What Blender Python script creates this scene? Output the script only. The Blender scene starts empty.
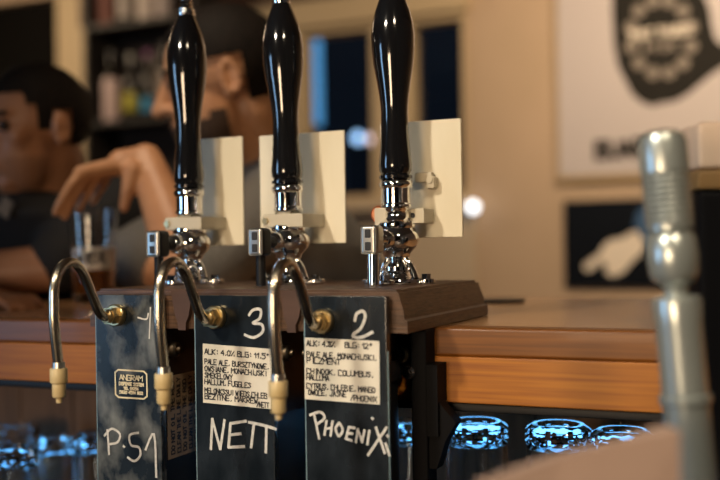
import bpy, bmesh, math, random
from mathutils import Vector as V, Matrix as Mx
random.seed(7)
S = bpy.context.scene
COL = S.collection
EYE = 1.19                                   # camera height; bar top is 1.10 m

# ------------------------------------------------------------------ camera
th, pi_, ro = .4198, .0064, -.0162
Rv = V((math.cos(th), math.sin(th), 0))
Fv = V((-math.sin(th)*math.cos(pi_), math.cos(th)*math.cos(pi_), math.sin(pi_)))
Uv = Rv.cross(Fv)
R2 = Rv*math.cos(ro) + Uv*math.sin(ro)
U2 = Uv*math.cos(ro) - Rv*math.sin(ro)
cam_d = bpy.data.cameras.new('camera')
cam = bpy.data.objects.new('camera', cam_d); COL.objects.link(cam)
m = Mx.Identity(4)
for i in range(3):
    m[i][0], m[i][1], m[i][2] = R2[i], U2[i], -Fv[i]
m[2][3] = EYE
cam.matrix_world = m
cam_d.lens = 50; cam_d.sensor_width = 36; cam_d.clip_start = .02
cam_d.dof.use_dof = True
cam_d.dof.focus_distance = 1.10
cam_d.dof.aperture_fstop = 2.2
S.camera = cam

# ------------------------------------------------------------------ world, lights, exposure
S.view_settings.view_transform = 'Standard'
S.view_settings.look = 'None'
S.view_settings.exposure = -0.05
S.view_settings.gamma = 1
S.view_settings.use_curve_mapping = False
w = bpy.data.worlds.new('world'); S.world = w; w.use_nodes = True
w.node_tree.nodes['Background'].inputs[0].default_value = (.25, .4, .7, 1)
w.node_tree.nodes['Background'].inputs[1].default_value = .012

def area(name, loc, target, size, power, color, sy=None, spread=180):
    l = bpy.data.lights.new(name, 'AREA'); l.energy = power; l.color = color
    l.size = size; l.spread = math.radians(spread)
    if sy: l.shape = 'RECTANGLE'; l.size_y = sy
    o = bpy.data.objects.new(name, l); COL.objects.link(o)
    o.location = loc
    o.rotation_euler = (V(target)-V(loc)).to_track_quat('-Z', 'Y').to_euler()
    return o
WARM = (1, .74, .48); COOL = (.35, .62, 1)
def spot(name, loc, target, power, color, ang, blend=.6, r=.05):
    l = bpy.data.lights.new(name, 'SPOT'); l.energy = power; l.color = color
    l.spot_size = math.radians(ang); l.spot_blend = blend; l.shadow_soft_size = r
    o = bpy.data.objects.new(name, l); COL.objects.link(o); o.location = loc
    o.rotation_euler = (V(target)-V(loc)).to_track_quat('-Z', 'Y').to_euler()
    return o
spot('bar_spotlight', (-1.05, -.85, 2.45), (-.36, 1.05, 1.10), 160, (1, .88, .70), 33, .9, .10)
spot('right_spotlight', (.55, -.5, 2.5), (-.12, 1.1, 1.02), 75, (1, .80, .55), 44, .9, .10)
spot('guest_spotlight', (-.95, .85, 2.6), (-.93, 1.55, 1.3), 66, (1, .78, .56), 34, .8, .08)
area('back_room_light', (-3.7, 3.0, 2.6), (-3.2, 4.2, 1.3), .5, 19, WARM)
area('wall_ceiling_light', (-.2, 2.7, 2.6), (-.6, 4.2, 1.3), .6, 54, WARM)
area('blue_side_light', (-2.75, -.9, 1.25), (-.7, 1.0, 1.15), .45, 14, (.36, .64, 1), sy=1.1)  # added blue light for panel sheen and handle rims; source unseen, no cooler here
area('under_bar_fill', (-.5, -1.3, 1.15), (-.6, 1.4, .85), .5, 4.5, (1, .72, .46), spread=80)  # added warm fill to brighten the planks under the bar, no real lamp
area('under_bar_light', (-.6, 1.405, EYE-.178), (-.6, 1.0, EYE-.19), 2.4, 1.0, (.14, .5, 1), sy=.03)

# ------------------------------------------------------------------ helpers
def ray(px, py): return R2*((px-360)/1000) + U2*((240-py)/1000) + Fv
def aY(px, py, Y):
    d = ray(px, py); p = d*(Y/d.y); p.z += EYE; return p
def aD(px, py, D):
    p = ray(px, py)*D; p.z += EYE; return p
def Z(z): return EYE+z

def tag(o, label=None, cat=None, group=None, kind=None):
    if label: o['label'] = label
    if cat: o['category'] = cat
    if group: o['group'] = group
    if kind: o['kind'] = kind
    return o
def empty(name, loc=(0, 0, 0), rot=(0, 0, 0)):
    o = bpy.data.objects.new(name, None); COL.objects.link(o)
    o.location = loc; o.rotation_euler = rot; o.empty_display_size = .05
    return o

class B:
    """collects shapes into one mesh"""
    def __init__(s): s.bm = bmesh.new(); s.boxy = False
    def add(s, verts, faces, M=None):
        vs = [s.bm.verts.new(M @ V(v) if M else V(v)) for v in verts]
        for f in faces:
            try: s.bm.faces.new([vs[i] for i in f])
            except ValueError: pass
        return s
    def box(s, lo, hi, bev=0, M=None, seg=2):
        s.boxy = True
        t = bmesh.new(); bmesh.ops.create_cube(t, size=1)
        for v in t.verts:
            v.co = V([lo[i]+(v.co[i]+.5)*(hi[i]-lo[i]) for i in range(3)])
        if bev: bmesh.ops.bevel(t, geom=t.edges[:], offset=bev, segments=seg, affect='EDGES', profile=.5)
        return s.merge(t, M)
    def merge(s, t, M=None):
        t.verts.ensure_lookup_table(); t.verts.index_update()
        s.add([v.co.copy() for v in t.verts], [[v.index for v in f.verts] for f in t.faces], M)
        t.free(); return s
    def lathe(s, prof, M=None, n=32, cap=True):
        """prof: (r, z) along local z"""
        vs, fs = [], []
        for r, z in prof:
            for k in range(n):
                a = 2*math.pi*k/n; vs.append((r*math.cos(a), r*math.sin(a), z))
        for i in range(len(prof)-1):
            for k in range(n):
                a, b = i*n+k, i*n+(k+1) % n
                fs.append((a, b, b+n, a+n))
        if cap:
            if prof[0][0] > 1e-6: fs.append(tuple(range(n))[::-1])
            if prof[-1][0] > 1e-6: fs.append(tuple(range((len(prof)-1)*n, len(prof)*n)))
        return s.add(vs, fs, M)
    def cyl(s, a, b, r, r2=None, n=20, bev=0):
        a, b = V(a), V(b); L = (b-a).length
        M = Mx.Translation(a) @ (b-a).to_track_quat('Z', 'Y').to_matrix().to_4x4()
        r2 = r if r2 is None else r2
        if bev: return s.lathe([(r-bev, 0), (r, bev), (r2, L-bev), (r2-bev, L)], M, n)
        return s.lathe([(r, 0), (r2, L)], M, n)
    def ball(s, c, r, M=None, u=20, v=12):
        r = V(r) if hasattr(r, '__len__') else V((r, r, r))
        vs, fs = [], []
        for i in range(v+1):
            p = math.pi*i/v
            for k in range(u):
                a = 2*math.pi*k/u
                vs.append((r.x*math.sin(p)*math.cos(a), r.y*math.sin(p)*math.sin(a), r.z*math.cos(p)))
        for i in range(v):
            for k in range(u):
                a, b = i*u+k, i*u+(k+1) % u
                fs.append((a, a+u, b+u, b))
        T = Mx.Translation(V(c))
        return s.add(vs, fs, T @ M if M else T)
    def limb(s, pts, n=16):
        """pts: (point, radius): tapered round limb with ball joints"""
        for (p, r), (q, t) in zip(pts, pts[1:]):
            s.cyl(p, q, r, t, n); s.ball(p, r, u=n, v=10); s.ball(q, t, u=n, v=10)
        return s
    def tube(s, pts, r, n=14):
        pts = [V(p) for p in pts]; vs, fs = [], []
        t0 = (pts[1]-pts[0]).normalized()
        nrm = t0.orthogonal().normalized()
        for i, p in enumerate(pts):
            t = (pts[min(i+1, len(pts)-1)]-pts[max(i-1, 0)]).normalized()
            nrm = (nrm - t*nrm.dot(t)).normalized(); bn = t.cross(nrm)
            for k in range(n):
                a = 2*math.pi*k/n
                vs.append(p+(nrm*math.cos(a)+bn*math.sin(a))*r)
        for i in range(len(pts)-1):
            for k in range(n):
                a, b = i*n+k, i*n+(k+1) % n
                fs.append((a, b, b+n, a+n))
        fs.append(tuple(range(n))[::-1]); fs.append(tuple(range((len(pts)-1)*n, len(pts)*n)))
        return s.add(vs, fs)
    def prism(s, poly, o, ux, uy, depth):
        """poly of 2D points in the plane o+ux*a+uy*b, extruded by vector depth"""
        o, ux, uy, depth = V(o), V(ux), V(uy), V(depth); k = len(poly)
        vs = [o+ux*a+uy*b for a, b in poly]; vs += [v+depth for v in vs]
        fs = [tuple(range(k)), tuple(range(k, 2*k))[::-1]]+[(i, (i+1) % k, k+(i+1) % k, k+i) for i in range(k)]
        return s.add(vs, fs)
    def ribbon(s, strokes, put, wd, lift):
        """flat pen strokes; put(a,b)->point on the surface, lift = offset vector"""
        for st in strokes:
            P = [V((a, b)) for a, b in st]
            if len(P) == 1: P = [P[0], P[0]+V((wd*.3, 0))]
            for p, q in zip(P, P[1:]):
                d = q-p
                if d.length < 1e-9: continue
                d.normalize(); nn = V((-d.y, d.x))*wd/2; e = d*wd*.3
                c = [p-e+nn, p-e-nn, q+e-nn, q+e+nn]
                s.add([V(put(v.x, v.y))+V(lift)*random.uniform(.8, 1.2) for v in c], [(0, 1, 2, 3)])
        return s
    def build(s, name, mat, parent=None, smooth=40, loc=None):
        bmesh.ops.recalc_face_normals(s.bm, faces=s.bm.faces[:])
        me = bpy.data.meshes.new(name); s.bm.to_mesh(me); s.bm.free()
        if mat: me.materials.append(mat)
        if smooth:
            me.shade_smooth(); me.set_sharp_from_angle(angle=math.radians(smooth))
        o = bpy.data.objects.new(name, me); COL.objects.link(o)
        if smooth and s.boxy:
            wn = o.modifiers.new('wn', 'WEIGHTED_NORMAL'); wn.keep_sharp = True
        if parent:
            o.parent = parent
            bpy.context.view_layer.update()
            o.matrix_parent_inverse = parent.matrix_world.inverted()
        return o

def melt(b, name, mat, parent, voxel=.006, smooth=6):
    """fuse overlapping shapes of B into one continuous skin"""
    o = b.build('tmp', None, smooth=0)
    r = o.modifiers.new('r', 'REMESH'); r.mode = 'VOXEL'; r.voxel_size = voxel
    k = o.modifiers.new('s', 'SMOOTH'); k.iterations = smooth; k.factor = .5
    dg = bpy.context.evaluated_depsgraph_get()
    me = bpy.data.meshes.new_from_object(o.evaluated_get(dg)); me.name = name
    bpy.data.objects.remove(o)
    me.materials.clear(); me.materials.append(mat); me.shade_smooth()
    n = bpy.data.objects.new(name, me); COL.objects.link(n)
    if parent:
        n.parent = parent; bpy.context.view_layer.update()
        n.matrix_parent_inverse = parent.matrix_world.inverted()
    return n

def smooth_path(P, k=6):
    P = [V(p) for p in P]; out = []
    for i in range(len(P)-1):
        a, b, c, d = P[max(i-1, 0)], P[i], P[i+1], P[min(i+2, len(P)-1)]
        for j in range(k):
            t = j/k
            out.append(.5*((2*b)+(c-a)*t+(2*a-5*b+4*c-d)*t*t+(3*b-a-3*c+d)*t**3))
    return out+[P[-1]]

# ------------------------------------------------------------------ materials
def mat(name, col, rough=.5, metal=0, coat=0, emit=None, es=1, trans=0, ior=1.45, noise=None, bump=0, spec=None, ramp=(.35, .68)):
    """noise = (second colour, scale, stretch xyz) mixes two colours procedurally"""
    M = bpy.data.materials.new(name); M.use_nodes = True
    N, Lk = M.node_tree.nodes, M.node_tree.links; p = N['Principled BSDF']
    p.inputs['Base Color'].default_value = (*col, 1)
    p.inputs['Roughness'].default_value = rough; p.inputs['Metallic'].default_value = metal
    p.inputs['Coat Weight'].default_value = coat; p.inputs['Coat Roughness'].default_value = .06
    p.inputs['Transmission Weight'].default_value = trans; p.inputs['IOR'].default_value = ior
    if spec is not None: p.inputs['Specular IOR Level'].default_value = spec
    if emit:
        p.inputs['Emission Color'].default_value = (*emit, 1); p.inputs['Emission Strength'].default_value = es
    if noise or bump:
        c2, sc, stv = noise or (col, 40, (1, 1, 1))
        tc = N.new('ShaderNodeTexCoord'); mp = N.new('ShaderNodeMapping'); nz = N.new('ShaderNodeTexNoise')
        mp.inputs['Scale'].default_value = stv; nz.inputs['Scale'].default_value = sc
        nz.inputs['Detail'].default_value = 6
        Lk.new(tc.outputs['Object'], mp.inputs[0]); Lk.new(mp.outputs[0], nz.inputs['Vector'])
        rp = N.new('ShaderNodeValToRGB'); rp.color_ramp.elements[0].position = ramp[0]; rp.color_ramp.elements[1].position = ramp[1]
        rp.color_ramp.elements[0].color = (*col, 1); rp.color_ramp.elements[1].color = (*c2, 1)
        Lk.new(nz.outputs['Fac'], rp.inputs[0]); Lk.new(rp.outputs[0], p.inputs['Base Color'])
        if bump:
            bp = N.new('ShaderNodeBump'); bp.inputs['Strength'].default_value = bump; bp.inputs['Distance'].default_value = .002
            Lk.new(nz.outputs['Fac'], bp.inputs['Height']); Lk.new(bp.outputs[0], p.inputs['Normal'])
    return M
CHROME = mat('chrome', (.82, .82, .82), .07, 1)
STEEL = mat('brushed_steel', (.50, .49, .46), .32, 1)
PIPE = mat('nickel_pipe', (.56, .50, .41), .24, 1, noise=((.46, .40, .31), 30, (1, 1, 1)))
BRASS = mat('brass', (.72, .56, .30), .3, 1)
TIP = mat('amber_plastic', (.56, .42, .20), .35, noise=((.62, .5, .28), 60, (1, 1, 1)))
BLACK = mat('black_lacquer', (.006, .006, .007), .12, coat=1)
BLACKM = mat('black_metal', (.008, .008, .009), .45, spec=.3)
PANEL = mat('dark_panel', (.005, .008, .011), .24, coat=.5, noise=((.017, .023, .030), 40, (1, 1, .5)), bump=.04)
PANELW = mat('worn_panel', (.012, .018, .025), .26, coat=.6, noise=((.17, .18, .175), 34, (1, 1, .7)), bump=.12, ramp=(.44, .72))
EDGE = mat('panel_edge', (.16, .24, .27), .3)
PLINTH = mat('dark_oak', (.105, .055, .03), .4, noise=((.035, .018, .011), 12, (1, 4, 40)), bump=.3)
PLINTHF = PLINTH
BARTOP = mat('bar_top_wood', (.42, .23, .11), .2, spec=.8, noise=((.32, .16, .07), 10, (1, 12, 12)))
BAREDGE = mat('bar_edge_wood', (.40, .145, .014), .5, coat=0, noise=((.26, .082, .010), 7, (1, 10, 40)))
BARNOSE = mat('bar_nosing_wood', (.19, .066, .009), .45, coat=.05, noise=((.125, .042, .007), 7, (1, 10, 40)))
CREAM = mat('cream_plastic', (.72, .66, .52), .35, noise=((.66, .59, .44), 18, (1, 1, .3)))
CLIP = mat('ivory_plastic', (.48, .42, .31), .4)
PAPER = mat('paper', (.72, .68, .58), .7, noise=((.64, .60, .5), 30, (1, 1, 1)))
BROWNPAPER = mat('brown_paper', (.30, .21, .13), .7, noise=((.22, .15, .09), 40, (1, 1, 1)))
INK = mat('ink', (.012, .012, .014), .6)
CHALK = mat('chalk', (.64, .63, .60), .8, noise=((.45, .44, .41), 300, (1, 1, 1)))
GOLD = mat('gold_print', (.72, .62, .40), .4)
WALL = mat('wall_paint', (.47, .35, .245), .75, noise=((.44, .33, .225), 3, (1, 1, 1)))
WALLG = mat('pale_wall_paint', (.44, .36, .26), .75)
TRIM = mat('cream_trim', (.46, .36, .22), .6)
BEAM = mat('dark_beam', (.075, .035, .02), .6, noise=((.05, .022, .012), 6, (1, 8, 8)))
MATTE = mat('matte_black', (.004, .004, .005), .6, spec=.1)
DOORM = mat('dark_door_paint', (.004, .0035, .003), .8, spec=.1)
DARKW = mat('dark_wood', (.010, .008, .007), .6)
PLANK = mat('brown_planks', (.22, .125, .07), .7, noise=((.13, .075, .045), 8, (14, 1, 1)))
FLOORM = mat('floor_boards', (.08, .045, .028), .45, noise=((.05, .028, .017), 5, (10, 1, 1)))
CEILM = mat('ceiling_paint', (.30, .23, .16), .85)
POSTER = mat('poster_paper', (.47, .43, .43), .55)
PFRAME = mat('poster_frame', (.46, .32, .14), .4)
PDARK = mat('poster_black', (.016, .015, .013), .7, spec=.15)
PNIGHT = mat('poster_night', (.004, .006, .010), .6, spec=.1)
PGREY = mat('poster_grey', (.22, .19, .16), .6)
PWHITE = mat('poster_white', (.75, .68, .58), .6)
PBLUE = mat('poster_blue', (.03, .09, .2), .6)
GLASS = mat('glass', (1, 1, 1), .02, trans=1, ior=1.45)
GLASSB = mat('tumbler_glass', (.86, .94, 1), .02, trans=1, ior=1.5)
BEER = mat('amber_beer', (.30, .085, .012), .05, trans=.6, ior=1.34)
FOAM = mat('beer_foam', (.85, .82, .74), .7, noise=((.75, .7, .6), 120, (1, 1, 1)), bump=.2)
SKIN = mat('skin', (.47, .245, .125), .5, noise=((.41, .20, .10), 20, (1, 1, 1)))
SKINL = mat('tanned_skin', (.36, .17, .085), .5, noise=((.31, .14, .07), 20, (1, 1, 1)))
HAIR = mat('black_hair', (.006, .005, .004), .7, noise=((.014, .010, .008), 200, (1, 1, .2)), bump=.4, spec=.15)
BEARD = mat('dark_beard', (.035, .02, .013), .7, noise=((.06, .034, .02), 250, (1, 1, .3)), bump=.4)
TEEB = mat('black_cloth', (.008, .008, .009), .85)
TEEG = mat('heather_grey_cloth', (.10, .096, .088), .9, noise=((.15, .143, .132), 350, (1, 1, .3)))
COLLAR = mat('grey_collar', (.16, .14, .12), .9)
JEANS = mat('denim', (.02, .03, .06), .9)
EYEM = mat('dark_eye', (.02, .012, .008), .2)
PINK = mat('pale_card', (.50, .36, .30), .6, noise=((.46, .32, .26), 8, (1, 1, 1)))
CAP = mat('pale_cap', (.62, .47, .36), .6)
BAND = mat('ochre_band', (.22, .13, .05), .5)

# ------------------------------------------------------------------ stroke lettering (grid 4 x 6)
G = {'A': '00 26 40;12 32', 'B': '00 06 36 45 34 03;33 42 40 00', 'C': '45 26 06 00 40', 'D': '00 06 36 44 41 20 00', 'E': '46 06 00 40;03 33',
     'F': '46 06 00;03 33', 'G': '46 06 00 40 43 23', 'H': '00 06;03 43;40 46', 'I': '20 26', 'J': '01 10 30 46', 'K': '00 06;46 03 40',
     'L': '06 00 40', 'M': '00 06 23 46 40', 'N': '00 06 40 46', 'O': '10 04 26 44 30 10', 'P': '00 06 36 44 33 03', 'R': '00 06 36 44 33 03 40',
     'S': '45 26 05 42 20 01', 'T': '06 46;26 20', 'U': '06 01 20 41 46', 'V': '06 20 46', 'W': '06 10 24 30 46', 'X': '00 46;06 40', 'Y': '06 23 46;23 20',
     'Z': '06 46 00 40', '0': '10 04 26 44 30 10', '1': '04 26 20', '2': '05 26 44 00 40', '4': '30 36 02 42', '5': '46 06 04 34 42 30 00', '8': '23 05 26 45 23 01 20 41 23',
     ',': '21 10', ':': '21 22;24 25', '%': '00 46;06 05;41 40', '-': '03 43', '/': '00 46', '.': '20 21', "'": '26 25', '°': '26 15 24 35 26', '(': '36 23 30'}
def text_strokes(s, x, y, h, adv=.78, jit=.04):
    out = []; x0 = x
    for ch in s:
        for st in G.get(ch, '').split(';'):
            if st:
                out.append([(x+(int(q[0])/6+random.uniform(-jit, jit))*h*.8, y+(int(q[1])/6+random.uniform(-jit, jit))*h) for q in st.split()])
        x += h*adv*(.55 if ch in " ,:.I'1" else .82)
    return out, x-x0
def fit_line(s, x, y, h, width):
    st, wd = text_strokes(s, 0, 0, h)
    k = width/wd
    return [[(x+a*k, y+b) for a, b in p] for p in st]

# ------------------------------------------------------------------ room shell
YW = 4.2
XL, XR, YB, ZC = -5.2, 1.9, -1.6, 2.75
def struct(o): o['kind'] = 'structure'; return o
struct(B().box((XL-.1, YB-.1, -.1), (XR+.1, YW+.3, 0)).build('floor', FLOORM))
struct(B().box((XL-.1, YB-.1, ZC), (XR+.1, YW+.3, ZC+.1)).build('ceiling', CEILM))
struct(B().box((XL-.1, YB, 0), (XL, YW, ZC)).build('wall_left', WALL))
struct(B().box((XR, YB, 0), (XR+.1, YW, ZC)).build('wall_right', WALL))
struct(B().box((XL-.1, YB-.1, 0), (XR+.1, YB, ZC)).build('wall_front', DARKW))
# back wall with a window opening and a dark doorway
WX0, WX1, WZ0, WZ1 = -2.20, -1.345, EYE+.205, EYE+1.02       # window opening
DX0, DX1 = -4.75, -3.585                                     # dark doorway
YT = YW+.2
b = B()
b.box((DX1, YW, 0), (WX0, YT, ZC)); b.box((WX1, YW, 0), (XR, YT, ZC))
b.box((WX0, YW, 0), (WX1, YT, WZ0)); b.box((WX0, YW, WZ1), (WX1, YT, ZC))
b.box((XL, YW, 0), (DX0, YT, ZC)); b.box((DX0, YW, 2.3+.25), (DX1, YT, ZC))
struct(b.build('wall_back', WALL, smooth=0))
struct(B().box((DX0, YW+.06, 0), (DX1, YW+.12, 2.55), .01).build('door_1', DOORM))
struct(B().box((DX1, YW-.05, 0), (-3.36, YW, 2.75), .012).build('trim_1', TRIM))
struct(B().box((WX0-.35, YW-.06, WZ1+.0), (WX1+.02, YW, WZ1+.13), .01).build('trim_2', TRIM))
struct(B().box((WX0-1.2, YW-.09, WZ1+.13), (WX1+.02, YW, ZC), .01).build('trim_3', BEAM))
fr = B(); fw_ = .05
fr.box((WX0, YW-.02, WZ0), (WX0+.06, YW+.08, WZ1), .005); fr.box((WX1-.02, YW-.02, WZ0), (WX1, YW+.08, WZ1), .005)
fr.box((WX0+.06, YW-.02, WZ1-.03), (WX1-.02, YW+.08, WZ1), .005); fr.box((WX0+.06, YW-.02, WZ0), (WX1-.02, YW+.08, WZ0+.03), .005)
fr.box((-1.80, YW-.02, WZ0+.03), (-1.60, YW+.08, WZ1-.03), .005)
wf = struct(fr.build('window_1', TRIM))
B().box((WX0+.05, YW+.05, WZ0+.02), (-1.79, YW+.056, WZ1-.02)).build('pane', GLASS, wf)
B().box((-1.61, YW+.05, WZ0+.02), (WX1-.01, YW+.056, WZ1-.02)).build('pane', GLASS, wf)
B().box((WX0-.1, YW-.1, WZ0-.05), (WX1+.0, YW-.001, WZ0), .008).build('window_sill', WALLG, wf)

struct(B().box((WX0-.3, YW-.03, 0), (WX1+.03, YW-.0005, WZ0-.06), .004).build('trim_4', WALLG))
# street outside the window
def lamp(px, py, Y, r, col, es, label):
    p = aY(px, py, Y)
    root = tag(empty('street_light', (p.x, p.y, 0)), label, 'street light')
    B().ball(p, r).build('lamp_globe', mat('street_glow', col, .5, emit=col, es=es), root)
    B().cyl((p.x, p.y, 0), (p.x, p.y, p.z-r*.9), .02).build('post', BLACKM, root)
lamp(358, 138, 8.5, .05, (.35, .62, 1), 2.6, 'pale blue street light glowing beyond the window beside handle of the right pump')
lamp(372, 139, 8.8, .045, (1, .75, .75), 2.2, 'pinkish street light glowing beyond the window, partly behind a pump handle')
p = aY(473, 207, YW-.07)
wl = tag(empty('wall_lamp', (p.x, YW-.001, p.z)), 'small round white lamp glowing on the wall just right of the pump clip board', 'lamp')
B().ball(p, .027).build('globe', mat('lamp_glow', (1, 1, 1), .5, emit=(.9, .95, 1), es=2.6), wl)
B().cyl((p.x, YW-.002, p.z), (p.x, YW-.04, p.z), .018).build('bracket', CREAM, wl)
p = aY(315, 78, 7.0)
sg = tag(empty('lit_sign', (p.x, p.y, 0)), 'tall narrow glowing blue sign outside the left window pane', 'sign')
B().box((p.x-.05, p.y-.03, p.z-.37), (p.x+.05, p.y+.03, p.z+.42), .01).build('light_box', mat('blue_glow', (.1, .4, .9), .4, emit=(.10, .38, .75), es=.9), sg)
B().cyl((p.x, p.y, 0), (p.x, p.y, p.z-.37), .025).build('post', BLACKM, sg)
struct(B().box((-8, YT+.01, -.1), (4, 14, -.01)).build('ground', mat('night_asphalt', (.02, .02, .022), .8)))

# posters
def wallpoint(px, py, dy=.0): return aY(px, py, YW-dy)
a = wallpoint(557, 182, .03)
PX0, PZ0 = a.x, a.z; PX1, PZ1 = PX0+.95, PZ0+1.25
po = tag(empty('poster', (PX0, YW-.001, PZ0)), 'large pale framed poster with black round emblem on tan wall', 'poster')
B().box((PX0, YW-.03, PZ0), (PX1, YW-.002, PZ1), .004).build('frame', PFRAME, po)
B().box((PX0+.012, YW-.034, PZ0+.022), (PX1-.02, YW-.0305, PZ1-.02)).build('print', POSTER, po)
yp = YW-.035
def on_poster(px, py): q = aY(px, py, yp); return q
def flat(name, pts, m_, parent, y, dy=.0015):
    P = [aY(px, py, y) for px, py in pts]
    return B().prism([(q.x, q.z) for q in P], (0, y, 0), (1, 0, 0), (0, 0, 1), (0, dy, 0)).build(name, m_, parent, smooth=0)
flat('emblem', [(612, -40), (612, 10), (614, 45), (618, 66), (627, 84), (633, 95), (643, 103), (653, 106), (663, 103), (676, 101), (688, 94), (700, 84), (712, 74), (724, 66), (740, 58), (740, 40), (724, 46), (716, 40), (712, 26), (710, 10), (704, -5), (702, -40)], PDARK, po, yp)
bd = B(); dots = []
for k in range(12):
    t = k*math.pi/6+.26; px, py = 661+31*math.cos(t), 37+37*math.sin(t)
    q = aY(px, py, yp-.001); bd.cyl((q.x, q.y-.001, q.z), (q.x, q.y, q.z), .026, n=14)
bd.build('emblem_dots', PGREY, po)
put = lambda x, z: (x, yp-.002, z)
q0, q1 = aY(629, 40, yp), aY(694, 40, yp)
B().ribbon(fit_line('THAT THIRST', q0.x, q0.z, .036, q1.x-q0.x), put, .008, (0, -.0005, 0)).build('emblem_lettering', PWHITE, po, smooth=0)
q0, q1 = aY(645, 52, yp), aY(678, 52, yp)
B().ribbon(fit_line('MIX', q0.x, q0.z, .03, q1.x-q0.x), put, .012, (0, -.0005, 0)).build('emblem_lettering', PGREY, po, smooth=0)
q0, q1 = aY(597, 158, yp), aY(660, 158, yp)
B().ribbon(fit_line('BUART', q0.x, q0.z, .062, q1.x-q0.x), put, .020, (0, -.0005, 0)).build('poster_lettering', PDARK, po, smooth=0)

a0, a1 = aY(565, 287, YW-.02), aY(566, 201, YW-.02)
p2 = tag(empty('poster', (a0.x, YW-.001, a0.z)), 'small black poster with a pale pointing hand under the large framed one', 'poster')
B().box((a0.x, YW-.02, a0.z), (a0.x+.62, YW-.002, a1.z), .003).build('print', PNIGHT, p2)
y2 = YW-.0225
flat('hand_picture', [(583, 266), (587, 272), (595, 268), (602, 261), (607, 266), (605, 273), (613, 277), (624, 272), (632, 262), (641, 254), (646, 246), (638, 231), (630, 233), (622, 238), (610, 240), (603, 246), (600, 253), (591, 259)], PWHITE, p2, y2)
flat('cuff_picture', [(634, 226), (643, 236), (652, 252), (668, 240), (664, 212), (646, 206), (637, 212)], PBLUE, p2, y2)

# ------------------------------------------------------------------ bar counter
ZB, ZB2, YBE, YBB = Z(-.0887), Z(-.1687), 1.0197, 1.63
bar = tag(empty('bar_counter', (-.9, YBE, 0)), 'long amber wooden bar counter with the beer pumps clamped on it', 'bar counter')
B().box((-3.6, YBE+.012, ZB-.03), (1.0, YBB, ZB), .006).build('counter_top', BARTOP, bar)
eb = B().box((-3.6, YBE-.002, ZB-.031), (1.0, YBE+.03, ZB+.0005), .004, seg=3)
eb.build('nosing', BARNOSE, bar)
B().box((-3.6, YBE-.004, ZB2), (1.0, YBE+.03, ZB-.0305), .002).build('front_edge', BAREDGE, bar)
B().box((-3.6, YBE+.002, ZB2-.010), (1.0, YBE+.04, ZB2-.0005), .002).build('black_moulding', BLACKM, bar)
bk = B()
x = -3.6
while x < 1.0:
    bk.box((x, 1.42, 0), (min(x+.118, 1.0), 1.44, ZB-.031), .002); x += .12
bk.build('back_panel', PLANK, bar)
sh = B().box((-3.6, 1.0, ZB-.40), (1.0, 1.42, ZB-.375), .003)
sh.build('glass_shelf', BLACKM, bar)
B().box((-3.6, 1.06, 0), (1.0, 1.40, .1)).build('plinth_base', DARKW, bar)
SHELF = ZB-.375

# ------------------------------------------------------------------ tumblers upside down under the bar
def tumbler(x, y, h, r0, r1, label):
    """h height, r0 base radius (on top), r1 rim radius"""
    prof = [(r1-.0025, 0), (r1, 0), (r0+.002, h-.022), (r0+.0028, h-.019), (r0+.0010, h-.0155), (r0+.0026, h-.012), (r0+.0008, h-.0085), (r0+.0022, h-.0055), (r0, h-.003), (r0-.005, h),
            (r0*.72, h), (r0*.62, h-.004), (0, h-.003)]
    inner = [(r1-.0025, 0), (r0-.003, h-.028), (r0-.008, h-.021), (0, h-.019)]
    b = B()
    n = 36; vs = []; fs = []
    for pr in (prof, inner):
        base = len(vs)
        for j, (r, z) in enumerate(pr):
            for k in range(n):
                a = 2*math.pi*k/n
                rr = r*(1+(.03 if (k//2+j) % 2 else -.02)*(1 if (pr is prof and 3 <= j <= 8) else 0))
                vs.append((rr*math.cos(a), rr*math.sin(a), z))
        for j in range(len(pr)-1):
            for k in range(n):
                c, d = base+j*n+k, base+j*n+(k+1) % n
                fs.append((c, d, d+n, c+n) if pr is prof else (c, c+n, d+n, d))
    b.add(vs, fs)
    bmesh.ops.remove_doubles(b.bm, verts=b.bm.verts[:], dist=1e-5)
    o = b.build('beer_tumbler', GLASSB, smooth=20)
    o.location = (x, y, SHELF+.0005)
    return tag(o, label, 'glass', 'upturned glasses under the bar')
def on_shelf(px, py, Y):
    q = aY(px, py, Y); return q.x, q.z-SHELF
for px, py, Y, rpx, lab in ((476, 421, 1.16, 29, 'upturned glass with blue lit base nearest the dark clamp under the bar'),
                            (558, 424, 1.16, 30, 'upturned glass in the middle of the three right of the pumps'),
                            (622, 430, 1.15, 29, 'upturned glass under the bar closest to the foreground chrome tap'),
                            (12, 447, 1.10, 24, 'upturned glass at the bottom left corner of the photo'),
                            (16, 426, 1.30, 22, 'upturned glass behind the corner glass at far left'),
                            (52, 436, 1.22, 19, 'upturned glass under the leftmost spout, middle of left cluster'),
                            (93, 433, 1.20, 19, 'upturned glass beside the left edge of the leftmost pump panel'),
                            (403, 421, 1.22, 22, 'upturned glass seen past the right edge of the chalked number 2 panel')):
    x, h = on_shelf(px, py, Y)
    r = rpx*.001*(Y*.913-x*.4076)
    tumbler(x, Y, h, r, r*1.12, lab)

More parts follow.
